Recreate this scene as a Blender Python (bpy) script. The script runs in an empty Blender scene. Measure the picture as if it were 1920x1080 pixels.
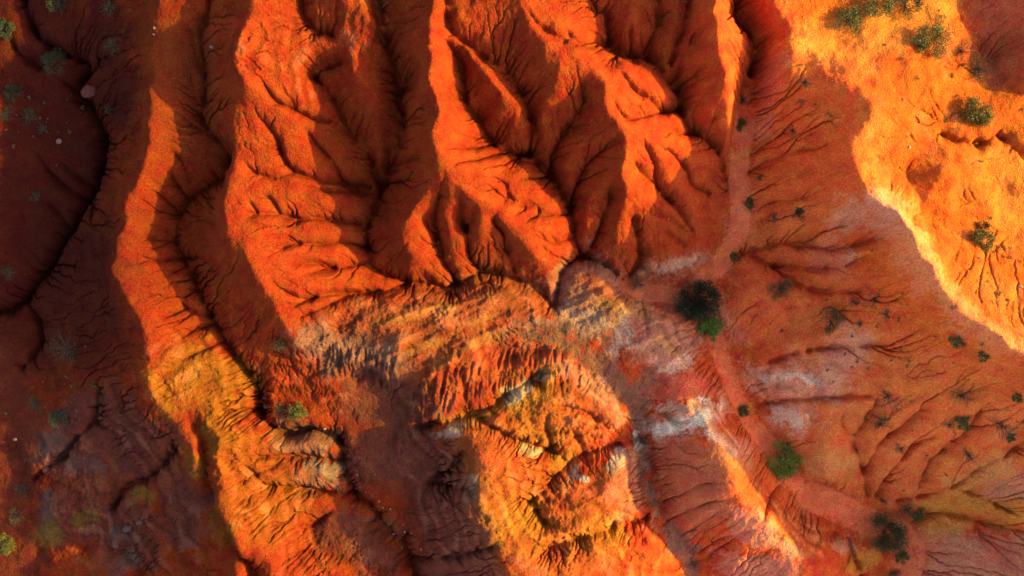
import bpy, math, random, time
import numpy as np
T0 = time.time()
R = math.radians

# ------------------------------------------------------------------ camera, sky, sun
H = 68.6            # camera height over the wash, metres
PPM = 30.0          # photo pixels per metre on the plane z = 0
SUN_EL, SUN_AZ = 20.9, 2.0      # low evening sun from the right of the picture (+x), degrees above x axis
scene = bpy.context.scene
cd = bpy.data.cameras.new('camera')
cam = bpy.data.objects.new('camera', cd)
scene.collection.objects.link(cam)
cam.location = (0, 0, H)
cam.rotation_euler = (0, 0, 0)
cd.sensor_fit = 'HORIZONTAL'
cd.angle = 2 * math.atan(960 / PPM / H)
cd.clip_end = 3000
scene.camera = cam

world = bpy.data.worlds.new("World")
scene.world = world
world.use_nodes = True
wn = world.node_tree.nodes
wl = world.node_tree.links
for n in list(wn): wn.remove(n)
sky = wn.new('ShaderNodeTexSky'); sky.sky_type = 'NISHITA'; sky.sun_disc = False
sky.sun_elevation = R(SUN_EL); sky.sun_rotation = R(90 - SUN_AZ)
sky.dust_density = 2.5; sky.air_density = 1.0; sky.ozone_density = 1.0
bg = wn.new('ShaderNodeBackground'); bg.inputs['Strength'].default_value = 0.15
wo = wn.new('ShaderNodeOutputWorld')
wl.new(sky.outputs[0], bg.inputs[0]); wl.new(bg.outputs[0], wo.inputs[0])

sd = bpy.data.lights.new('sun', 'SUN'); sd.energy = 2.75; sd.angle = R(1.0); sd.color = (1.0, 0.90, 0.08)
sun = bpy.data.objects.new('sun', sd); scene.collection.objects.link(sun)
sun.rotation_euler = (0, R(90 - SUN_EL), R(SUN_AZ))
sun.location = (60, 0, 40)

scene.view_settings.view_transform = 'Standard'
scene.view_settings.look = 'None'
scene.view_settings.exposure = 1.95
scene.view_settings.gamma = 1.0
scene.render.engine = 'CYCLES'
scene.cycles.max_bounces = 5
scene.cycles.diffuse_bounces = 3
scene.render.filter_size = 1.0
# ------------------------------------------------------------------ terrain
ZS = 1.0           # all the heights below are multiplied by this
DX = 0.05
CS = 0.06 / DX
X0, X1, Y0, Y1 = -42.0, 43.0, -26.5, 26.5
NX = int((X1 - X0) / DX) + 1
NY = int((Y1 - Y0) / DX) + 1
rng = np.random.default_rng(7)

def wpt(px, py, z):
    "a point of the survey (pixel, height in m) as a place in the world"
    f = (1 - z / H) / PPM
    return ((px - 960) * f, (540 - py) * f, z)

def dense(pts, step):
    "points along a polyline, smoothed by Catmull-Rom"
    P = np.array(pts, float)
    if len(P) < 2: return P
    Q = np.vstack([2 * P[0] - P[1], P, 2 * P[-1] - P[-2]])
    out = []
    for i in range(1, len(Q) - 2):
        p0, p1, p2, p3 = Q[i - 1], Q[i], Q[i + 1], Q[i + 2]
        n = max(2, int(np.linalg.norm((p2 - p1)[:2]) / step) + 1)
        t = np.linspace(0, 1, n, endpoint=False)[:, None]
        out.append(0.5 * ((2 * p1) + (-p0 + p2) * t + (2 * p0 - 5 * p1 + 4 * p2 - p3) * t * t + (-p0 + 3 * p1 - 3 * p2 + p3) * t ** 3))
    out.append(P[-1:])
    return np.vstack(out)

# crests and valley floors: (half width of the flat part in m, [(px, py, height)...])
RIDGES = [
 (0, [(-160,690,2.6),(-60,680,2.5),(0,680,2.4)]),
 (0.3, [(2600,690,13.2),(2600,745,15.4),(2590,800,16),(2570,880,15.3),(2550,960,14.2),(2540,1150,12.6),(2540,1300,12)]),  # unseen rise past the right edge, shaped to shade the lower wash
 (0, [(-60,1200,.8),(-40,1000,.9),(-60,900,1.4)]),
 (0, [(5,1150,.9),(8,1000,1.2),(5,900,1.5)]),
 # long ridge at the left, down to the bottom edge
 (0, [(306,-140,9.6),(300,0,9.4),(290,70,9.2),(284,190,9.0),(265,300,8.7),(235,400,8.5),(215,465,8.3),(240,560,8.1),(270,640,7.8),(280,700,7.5),(305,765,7.1),(345,800,6.7),(356,860,7.4),(378,905,7.2),(400,955,7.4),(425,1010,7.4),(450,1070,7.1),(475,1200,6.9)]),
 (0, [(390,798,6.9),(407,870,6.9),(437,930,6.8),(470,995,6.5),(512,1070,6.0),(545,1200,5.9)]),
 # second ridge
 (0, [(455,-140,10.9),(462,0,10.7),(462,60,11.5),(447,112,11.4),(456,150,11.2),(440,200,9.9),(434,265,9.0),(430,330,8.8),(418,380,8.9),(425,420,9.0),(455,480,8.8),(490,530,8.4),(515,580,7.9),(540,615,7.3),(552,650,6.6)]),
 (0, [(468,40,10.7),(510,45,10.2),(540,70,9.6),(562,120,9.2),(572,160,8.6),(592,190,8.0),(612,225,7.2),(638,238,6.6)]),
 (0, [(665,-140,10.6),(680,0,10.3),(690,40,10.0),(672,78,9.7),(665,110,9.4),(685,150,8.9),(702,200,8.1),(706,250,6.9),(714,320,5.6)]),
 (0, [(640,-60,10.3),(636,0,10.1),(652,55,9.8)]),
 (0, [(566,122,9.1),(600,97,9.1),(645,78,9.5)]),
 # third ridge with its five fingers
 (0, [(805,-140,11.5),(808,0,11.3),(808,80,11.0),(810,150,10.7),(812,220,10.3),(808,262,10.1),(825,300,9.6),(860,345,8.9),(892,372,8.3),(925,398,7.6),(960,425,6.9),(985,442,6.3),(1000,473,5.4),(1026,507,3.9),(1032,535,2.8)]),
 (0, [(828,305,9.5),(808,340,8.7),(772,390,7.7),(757,440,6.9),(775,470,6.0),(800,510,4.6),(820,530,3.8)]),
 (0, [(852,338,9.0),(845,370,8.1),(838,405,7.3),(845,447,6.0),(860,493,4.5),(864,522,3.5)]),
 (0, [(894,374,8.2),(898,400,7.5),(901,450,5.8),(912,500,3.6)]),
 (0, [(868,85,9.9),(905,115,9.7),(940,165,9.0),(957,195,8.0),(968,240,6.5),(987,280,4.8)]),
 # spurs on the lit side towards the central valley
 (0, [(815,270,10.0),(850,285,9.0),(900,290,7.6),(950,302,6.2),(1000,318,4.7)]),
 (0, [(860,320,9.0),(900,330,8.0),(950,340,6.8),(1000,352,5.5),(1035,360,4.2)]),
 (0, [(925,380,7.7),(980,395,6.4),(1030,405,4.9),(1062,412,3.5)]),
 # fourth ridge
 (0, [(945,-140,11.2),(968,0,10.8),(1000,50,10.5),(1055,100,10.1),(1085,112,9.9),(1120,118,9.7),(1130,150,9.5),(1133,195,9.1),(1152,225,8.8),(1178,240,8.6),(1181,265,8.3),(1172,300,7.9),(1165,345,7.2),(1180,385,5.4),(1200,420,3.8),(1215,460,2.9),(1225,488,2.4)]),
 (0, [(1060,112,10.0),(1058,140,9.5),(1040,185,8.3),(1012,230,6.8),(1000,278,5.0)]),
 (0, [(1131,185,9.1),(1108,230,7.6),(1080,285,6.0),(1055,338,4.3)]),
 (0, [(1170,305,7.8),(1132,342,6.0),(1106,390,4.4),(1095,445,2.7)]),
 (0, [(1168,370,6.0),(1155,410,4.2),(1155,470,2.8)]),
 (0, [(1085,112,9.9),(1140,125,8.9),(1190,140,7.9),(1235,165,6.7),(1262,180,5.6)]),
 (0, [(1133,175,9.2),(1165,180,8.4),(1200,195,7.4),(1240,205,6.2)]),
 (0, [(1178,238,8.6),(1215,228,7.5),(1255,222,6.1),(1275,215,5.0)]),
 (0, [(1180,250,8.5),(1225,255,7.1),(1270,275,5.2),(1315,305,3.6),(1350,345,2.2)]),
 (0, [(1174,290,8.0),(1205,320,5.9),(1240,365,3.9),(1290,420,2.9),(1320,450,2.0)]),
 (0, [(1225,262,7.0),(1245,310,5.4),(1290,350,3.7),(1335,395,2.3)]),
 # lobes and fifth ridge beside the upper wash
 (0, [(1165,-140,9.2),(1190,20,8.2),(1192,60,7.4),(1190,92,6.4)]),
 (0, [(1285,-140,9.4),(1270,30,7.9),(1263,90,6.9),(1257,128,6.1)]),
 (0, [(1335,-140,11),(1345,0,10.6),(1352,50,10.2),(1352,90,9.6),(1352,130,8.7),(1365,180,7.2),(1362,230,5.6),(1362,290,3.8),(1363,330,2.4)]),
 (0, [(1352,50,10.2),(1380,45,8.9),(1392,65,7.6)]),
 (0, [(1352,75,9.8),(1395,82,8.2),(1413,98,6.6)]),
 (0, [(1353,100,9.3),(1385,120,7.4),(1400,150,5.0)]),
 (0, [(1330,170,6.8),(1322,205,5.9),(1330,240,4.6)]),
 # the rim at the right, its far side in the sun
 (0, [(1425,-140,9.6),(1452,0,9.0),(1475,78,8.4),(1530,98,7.9),(1595,150,7.6),(1638,200,7.9),(1616,260,7.8),(1604,300,8.1),(1622,348,8.5),(1655,378,8.8),(1692,410,9.2),(1722,470,9.5),(1762,535,9.5),(1810,585,10.1),(1862,622,10.6),(1925,662,11.0),(2040,740,11.4),(2180,830,11.4)]),
 (0, [(1700,-60,7.3),(1640,40,7.2),(1560,80,7.6)]),
 (0, [(1915,-140,7.7),(1935,0,7.6),(1955,80,7.3),(1985,150,6.9)]),
 (0, [(1765,240,6.4),(1778,310,6.4),(1792,370,6.2),(1788,405,5.8)]),
 (0, [(1655,300,6.7),(1672,320,6.5),(1668,345,6.5)]),
 (0, [(2050,850,9.8),(2060,960,8.8),(2060,1100,8.4),(2060,1200,8.0)]),
 # spurs of the long shaded slope down to the wash
 (0, [(1475,110,7.6),(1470,160,6.3),(1448,210,4.9),(1425,262,3.6),(1402,320,2.3)]),
 (0, [(1628,390,7.4),(1580,405,5.9),(1500,420,3.9),(1430,432,2.4)]),
 (0, [(1400,512,2.1),(1440,545,3.5),(1480,582,3.4)]),
 (0, [(1600,520,4.6),(1540,522,3.6),(1490,518,2.8)]),
 (0, [(1620,640,5.0),(1520,640,3.4),(1455,655,2.4),(1420,685,1.3)]),
 (0, [(1640,710,5.0),(1540,715,3.3),(1450,712,2.1),(1412,722,1.1)]),
 (0, [(1600,770,4.2),(1520,780,2.9),(1468,768,1.7)]),
 (0, [(1590,800,3.9),(1560,850,3.1),(1545,885,2.0),(1580,905,1.3)]),
 (0, [(1640,800,3.9),(1632,840,3.1),(1628,868,2.3)]),
 (0, [(1760,800,5.4),(1700,850,3.9),(1655,900,1.9)]),
 (0, [(1860,830,6.2),(1790,875,4.3),(1735,910,2.2)]),
 (0, [(1950,890,6.2),(1880,905,4.3),(1820,912,2.4)]),
 (0, [(1990,960,5.6),(1900,962,3.5),(1830,952,2.0),(1770,946,1.2)]),
 (0, [(1990,1040,5.0),(1900,1020,2.8),(1820,1005,1.6),(1760,1000,.7)]),
 # pale middle mound and the ridge south of it
 (0, [(1062,540,2.9),(1100,520,2.9),(1150,560,3.4),(1225,590,3.0),(1275,640,2.7),(1300,695,3.1),(1330,750,3.6),(1352,810,4.4),(1375,860,5.0),(1390,920,5.3),(1425,975,4.9),(1480,1010,4.1),(1535,1050,3.3),(1580,1100,2.6),(1620,1200,2)]),
 (0, [(1240,720,3.6),(1290,760,4.2),(1345,800,4.9)]),
 (0, [(1265,770,3.2),(1262,830,3.0),(1290,900,3.6),(1340,960,4.3)]),
 # striped band
 (0, [(600,640,6.2),(660,590,5.7),(720,560,5.2),(800,555,4.9),(850,570,4.8),(880,560,4.7),(940,545,4.2),(985,555,3.7),(1010,590,3.4)]),
 (0, [(745,612,6.1),(752,650,6.0),(738,692,5.3)]),
 (0, [(610,690,5.2),(690,690,5.0),(750,690,5.3),(830,650,4.9),(900,625,4.6),(960,610,4.2),(1020,605,3.6)]),
 (0, [(800,712,5.6),(850,682,5.8),(920,662,5.6),(1000,657,5.2),(1060,680,4.9),(1100,722,4.5),(1150,762,3.7),(1185,798,2.6)]),
 (0, [(1020,745,4.9),(1080,785,4.4),(1140,790,3.7)]),
 (0, [(815,815,5.4),(870,828,6.2),(905,850,6.6),(908,890,6.7),(885,930,6.7),(885,970,6.7),(920,1012,6.5),(975,1050,6.2),(1010,1120,6.0),(1020,1200,6)]),
 (0, [(905,860,6.6),(960,870,5.4),(1005,905,4.4)]),
 (0, [(900,985,6.6),(980,985,5.4),(1030,975,4.8),(1090,975,4.4),(1150,965,3.9)]),
 (0, [(1170,850,2.6),(1158,890,3.7),(1160,940,3.8),(1180,975,2.6)]),
 (0, [(1040,1060,5.2),(1120,1040,4.4),(1200,1030,3.2),(1235,1045,2.2)]),
 (0, [(1170,1030,3.4),(1200,1010,2.6),(1240,1025,2.0)]),
 (0, [(850,870,5.0),(800,880,4.0),(745,900,2.9)]),
 (0, [(870,950,5.7),(820,960,4.4),(790,985,3.0),(785,1020,2.3)]),
 (0, [(640,1085,3.6),(640,1040,3.4),(660,1020,2.9)]),
 # between second valley and the left ridge
 (0, [(290,690,7.2),(360,680,6.4),(430,668,5.4),(468,690,4.7)]),
 (0, [(330,730,6.7),(400,745,6.0),(470,755,4.6)]),
 (0, [(395,815,6.7),(450,800,5.6),(500,830,4.6),(560,830,4.1),(620,845,3.6)]),
 (0, [(410,860,6.6),(480,875,5.2),(560,880,4.3),(620,890,3.5),(645,912,2.9)]),
 (0, [(440,920,6.2),(500,930,5.1),(560,945,4.2),(580,975,3.3)]),
 (0, [(545,690,4.9),(570,705,4.9),(590,725,4.5)]),
 # far left
 (0, [(-120,100,7.5),(-40,160,5.9),(0,165,5.5),(60,190,4.9),(120,210,4.7)]),
 (0, [(-120,380,5.3),(0,370,4.6),(80,370,4.4)]),
 (0, [(-100,470,5.8),(0,480,4.1)]),
 (0, [(150,150,5.3),(170,172,5.4),(185,205,5.0)]),
 (0, [(-100,760,2.0),(-10,750,2.2),(18,775,2.1)]),
 (0, [(120,740,3.4),(80,800,2.8),(45,850,2.4)]),
 (0, [(200,850,3.3),(130,890,2.7),(95,960,2.2),(85,1060,1.3),(85,1180,1.0)]),
 (0, [(330,880,5.3),(270,920,4.2),(250,955,3.6)]),
 (0, [(350,980,4.6),(295,1010,3.6)]),
]
VALLEYS = [
 (0.10, [(20,-140,6.4),(45,30,6.0),(85,85,5.7),(130,104,5.5),(160,118,5.3),(140,158,5.0),(150,180,4.7),(168,205,4.5),(187,245,4.3),(192,290,4.1),(185,330,4.0),(168,370,3.8),(130,430,3.5),(80,510,3.1),(45,560,2.8),(-5,585,2.6),(-120,600,2.2)]),
 (0.06, [(391,-140,9.1),(388,0,8.9),(372,60,8.6),(378,110,8.3),(381,160,8.0),(372,215,7.5),(395,250,7.1),(425,285,6.7),(423,325,6.4),(390,350,6.3),(347,375,6.1),(328,420,5.9),(330,470,5.7),(362,530,5.4),(390,590,5.2),(425,650,4.8),(465,700,4.4),(485,745,4.1),(490,782,3.9),(510,804,3.7),(535,812,3.5),(585,806,3.3),(633,827,3.0),(645,880,2.7),(665,927,2.4),(693,950,2.2),(727,997,1.9),(755,1015,1.7),(765,1045,1.5),(780,1085,1.2),(800,1200,.8)]),
 (0.9, [(690,730,3.7),(715,790,3.3),(690,850,3.0)]),
 (0.7, [(600,1000,2.9),(680,1020,2.5),(730,1060,2.0)]),
 (0.35, [(520,742,4.2),(580,750,4.1),(650,742,4.0),(700,735,3.8)]),
 (0.08, [(560,-140,9.9),(562,10,9.3),(590,55,8.9),(620,60,9.0)]),
 (0.08, [(586,142,7.9),(602,128,7.9),(636,112,8.3)]),
 (0.04, [(590,145,7.8),(612,172,7.3),(632,205,6.7),(653,245,6.1),(690,290,5.4),(703,330,4.9),(712,356,4.7)]),
 (0.05, [(705,-140,8.9),(708,0,8.5),(712,60,8.1),(733,105,7.6),(745,150,7.1),(746,190,6.6),(758,220,6.2),(755,255,5.8),(737,300,5.3),(722,342,4.9),(713,360,4.7),(700,395,4.5),(686,430,4.3),(687,470,4.1),(692,497,4.0),(722,515,3.8),(765,528,3.6),(810,535,3.4),(840,541,3.2),(870,525,3.0),(900,510,2.9),(940,515,2.75),(985,528,2.5),(1015,545,2.3),(1036,572,2.0),(1047,545,1.95),(1055,508,1.9),(1090,484,1.75),(1130,493,1.65),(1170,525,1.5)]),
 (0.5, [(1190,543,1.45),(1240,552,1.3),(1290,570,1.15)]),
 (0.02, [(823,365,7.6),(813,407,6.3),(817,443,5.4),(830,487,4.4),(855,527,3.2)]),
 (0.02, [(860,370,8.0),(863,413,6.6),(872,427,6.2),(880,480,4.7),(898,505,3.2)]),
 (0.02, [(927,413,7.0),(943,437,6.1),(950,467,5.1),(963,505,3.2)]),
 (0.02, [(828,-140,10.6),(832,0,10.3),(842,50,9.9),(870,77,9.4),(913,107,8.7),(947,130,8.0),(973,163,7.2),(997,217,6.0),(996,250,5.2),(992,287,4.4)]),
 (0.02, [(835,73,10.2),(860,108,8.7),(868,157,7.4),(877,200,6.5),(900,230,5.9),(925,268,5.2),(960,282,5.0),(990,290,4.4)]),
 (0.05, [(990,290,4.4),(1010,305,4.1),(1035,325,3.9),(1047,350,3.6),(1067,383,3.2),(1075,415,2.8),(1078,443,2.4),(1090,478,1.8)]),
 (0.02, [(1095,155,9.0),(1096,187,7.5),(1067,233,6.0),(1040,283,4.8),(1034,320,3.9)]),
 (0.02, [(1155,262,8.0),(1120,290,6.2),(1093,320,4.9),(1080,355,3.9),(1076,388,3.2)]),
 (0.02, [(1150,348,5.6),(1143,380,4.4),(1130,417,3.3),(1115,455,2.3),(1100,480,1.8)]),
 (0.02, [(1190,410,3.8),(1197,440,2.9),(1200,480,2.1),(1183,520,1.5)]),
 (0.04, [(1090,-140,8.6),(1110,0,8.0),(1135,22,7.5),(1143,60,7.0),(1150,85,6.6),(1190,98,6.1),(1225,115,6.0),(1252,140,5.6),(1263,160,5.3),(1278,175,4.9),(1280,205,4.5),(1293,237,4.0),(1333,263,3.0),(1350,287,2.5),(1360,325,2.1),(1372,355,1.8)]),
 (0.02, [(1235,-60,8.2),(1237,30,7.3),(1218,80,6.6),(1213,103,6.2)]),
 (0.02, [(1307,-60,8.4),(1290,40,7.3),(1270,80,6.6),(1260,125,5.9),(1260,148,5.4)]),
 (0.02, [(1317,55,8.2),(1282,100,7.0),(1268,140,5.8),(1275,165,5.1)]),
 (0.10, [(1365,-140,7.6),(1380,20,5.4),(1403,57,4.7),(1425,80,4.2),(1420,110,3.8),(1408,140,3.3)]),
 (0.30, [(1400,165,3.0),(1394,210,2.6),(1390,240,2.4)]),
 # the wash, a flat sandy path
 (0.5, [(1387,260,2.2),(1386,300,2.05),(1385,350,1.85),(1388,400,1.65),(1378,450,1.45),(1340,500,1.25)]),
 (0.42, [(1320,535,1.15),(1330,590,1.0),(1345,650,.85),(1362,700,.7),(1385,750,.6),(1412,800,.5),(1450,845,.4),(1490,905,.25)]),
 (0.95, [(1525,935,.15),(1580,960,.05),(1640,985,0),(1690,1000,-.1)]),
 (0.75, [(1705,1030,-.15),(1700,1070,-.25),(1690,1140,-.4),(1680,1220,-.6)]),
 (0.05, [(1655,445,6.2),(1620,455,5.0),(1560,465,3.8),(1487,456,2.6),(1425,468,1.8),(1385,478,1.45)]),
 (0.02, [(1640,480,5.8),(1587,500,4.2),(1540,506,3.3),(1500,502,2.6),(1450,498,2.0),(1410,480,1.6)]),
 (0.02, [(1660,545,5.8),(1607,548,4.4),(1567,548,3.6),(1507,538,2.7),(1477,520,2.3),(1452,500,2.0)]),
 (0.15, [(1640,560,5.0),(1560,580,3.2),(1530,590,2.6),(1470,615,1.8),(1420,645,1.2),(1375,672,.8)]),
 (0.03, [(1660,650,5.6),(1567,653,3.7),(1507,662,2.7),(1445,680,1.7)]),
 (0.03, [(1640,745,4.6),(1550,750,3.0),(1477,753,1.8),(1425,760,.9)]),
 (0.03, [(1655,750,4.4),(1638,780,3.5),(1610,817,2.6),(1613,853,2.0),(1623,883,1.3),(1632,930,.3)]),
 (0.02, [(1740,770,5.3),(1703,803,4.1),(1667,822,3.2),(1647,847,2.4),(1627,883,1.3)]),
 (0.02, [(1760,820,4.8),(1720,837,4.0),(1693,867,3.0),(1667,900,1.6),(1650,930,.5)]),
 (0.03, [(1850,770,6.4),(1812,820,5.0),(1760,860,3.3),(1747,883,2.6),(1722,925,.9)]),
 (0.03, [(1990,780,7.9),(1917,837,5.8),(1873,867,4.5),(1833,887,3.2),(1793,917,2.0),(1757,927,1.2),(1690,940,.3)]),
 (0.02, [(1960,990,4.6),(1920,970,3.7),(1880,950,2.9),(1847,933,2.3),(1805,920,2.0)]),
 (0.03, [(1960,1010,4.2),(1887,993,2.5),(1840,980,1.8),(1800,968,1.3),(1757,967,.7),(1722,978,.1)]),
 (0.06, [(1560,1005,1.9),(1590,1012,1.0),(1605,1050,.6),(1618,1090,.3),(1630,1200,0)]),
 (0.55, [(930,652,3.9),(1000,640,3.4),(1070,652,3.0),(1120,690,2.6),(1165,735,2.2)]),
 (0.40, [(1170,745,2.2),(1205,735,2.3),(1225,710,2.5)]),
 (0.22, [(1185,770,2.0),(1203,800,1.8),(1208,850,1.5),(1222,930,1.1),(1240,975,.85)]),
 (0.5, [(1245,990,.8),(1290,1050,.5),(1320,1110,.3),(1340,1200,.1)]),
 (0.05, [(780,800,4.6),(850,790,4.5),(920,765,4.4),(960,735,4.5),(1020,702,4.6)]),
 (0.04, [(900,790,4.9),(933,810,4.6),(967,827,4.3),(1033,847,3.6),(1067,872,3.0)]),
 (0.06, [(993,945,4.1),(1013,928,3.7),(1053,883,3.1),(1093,857,2.6),(1140,840,2.2),(1195,825,1.7)]),
 (0.05, [(1020,985,4.5),(1000,955,4.2)]),
 (0.05, [(1030,1030,4.6),(1100,1010,3.8),(1160,990,2.6),(1215,975,1.3)]),
 # shaded basin between the bright mound and the valley
 (0.12, [(805,800,4.2),(808,840,3.7),(820,880,3.2),(800,905,2.9),(765,935,2.5),(758,970,2.1),(760,1012,1.7)]),
 (0.03, [(870,850,5.2),(845,880,4.1),(820,895,3.1)]),
 (0.03, [(880,925,5.6),(840,915,4.1),(805,908,3.1)]),
 (0.03, [(920,1030,5.9),(860,1045,4.2),(800,1050,2.6),(768,1050,1.5)]),
 (0.09, [(300,715,7.0),(325,745,6.6),(350,778,6.4),(362,812,6.0),(381,860,5.4),(413,930,5.0),(436,985,4.8),(460,1030,4.6),(485,1090,4.4),(500,1200,4.2)]),
 (0.03, [(480,860,5.1),(540,857,4.2),(600,862,3.5),(638,866,2.85)]),
 (0.03, [(500,915,4.9),(560,918,3.9),(620,925,3.0),(658,925,2.5)]),
 (0.2, [(-120,830,1.7),(-20,815,1.8),(20,840,1.7),(40,910,1.4),(55,980,1.2),(52,1080,0.9),(50,1200,0.6)]),
 (0.04, [(182,730,4.2),(173,787,3.8),(133,830,3.3),(115,855,3.0),(60,900,2.5)]),
 (0.10, [(240,840,3.7),(205,870,3.1),(207,930,2.5),(215,985,2.2),(240,1040,2.0),(275,1085,1.8),(280,1200,2.6)]),
 (0.03, [(327,845,5.2),(283,893,4.0),(235,915,3.4),(212,950,3.0)]),
 (0.04, [(40,690,2.4),(75,640,2.6),(60,590,2.5),(40,562,2.9)]),
 (0.15, [(1822,-140,6.4),(1826,0,6.1),(1822,45,5.9),(1850,110,5.5),(1880,150,5.3),(1925,185,4.9),(2050,240,4.0)]),
 (0.05, [(1770,250,5.9),(1800,262,5.5),(1845,266,5.1),(1878,252,4.9),(1925,290,4.4),(2050,350,3.5)]),
 (0.09, [(1706,265,6.2),(1700,300,6.0),(1705,335,5.8),(1730,402,5.9),(1780,430,5.5),(1880,470,4.9),(2050,520,4)]),
]
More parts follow.
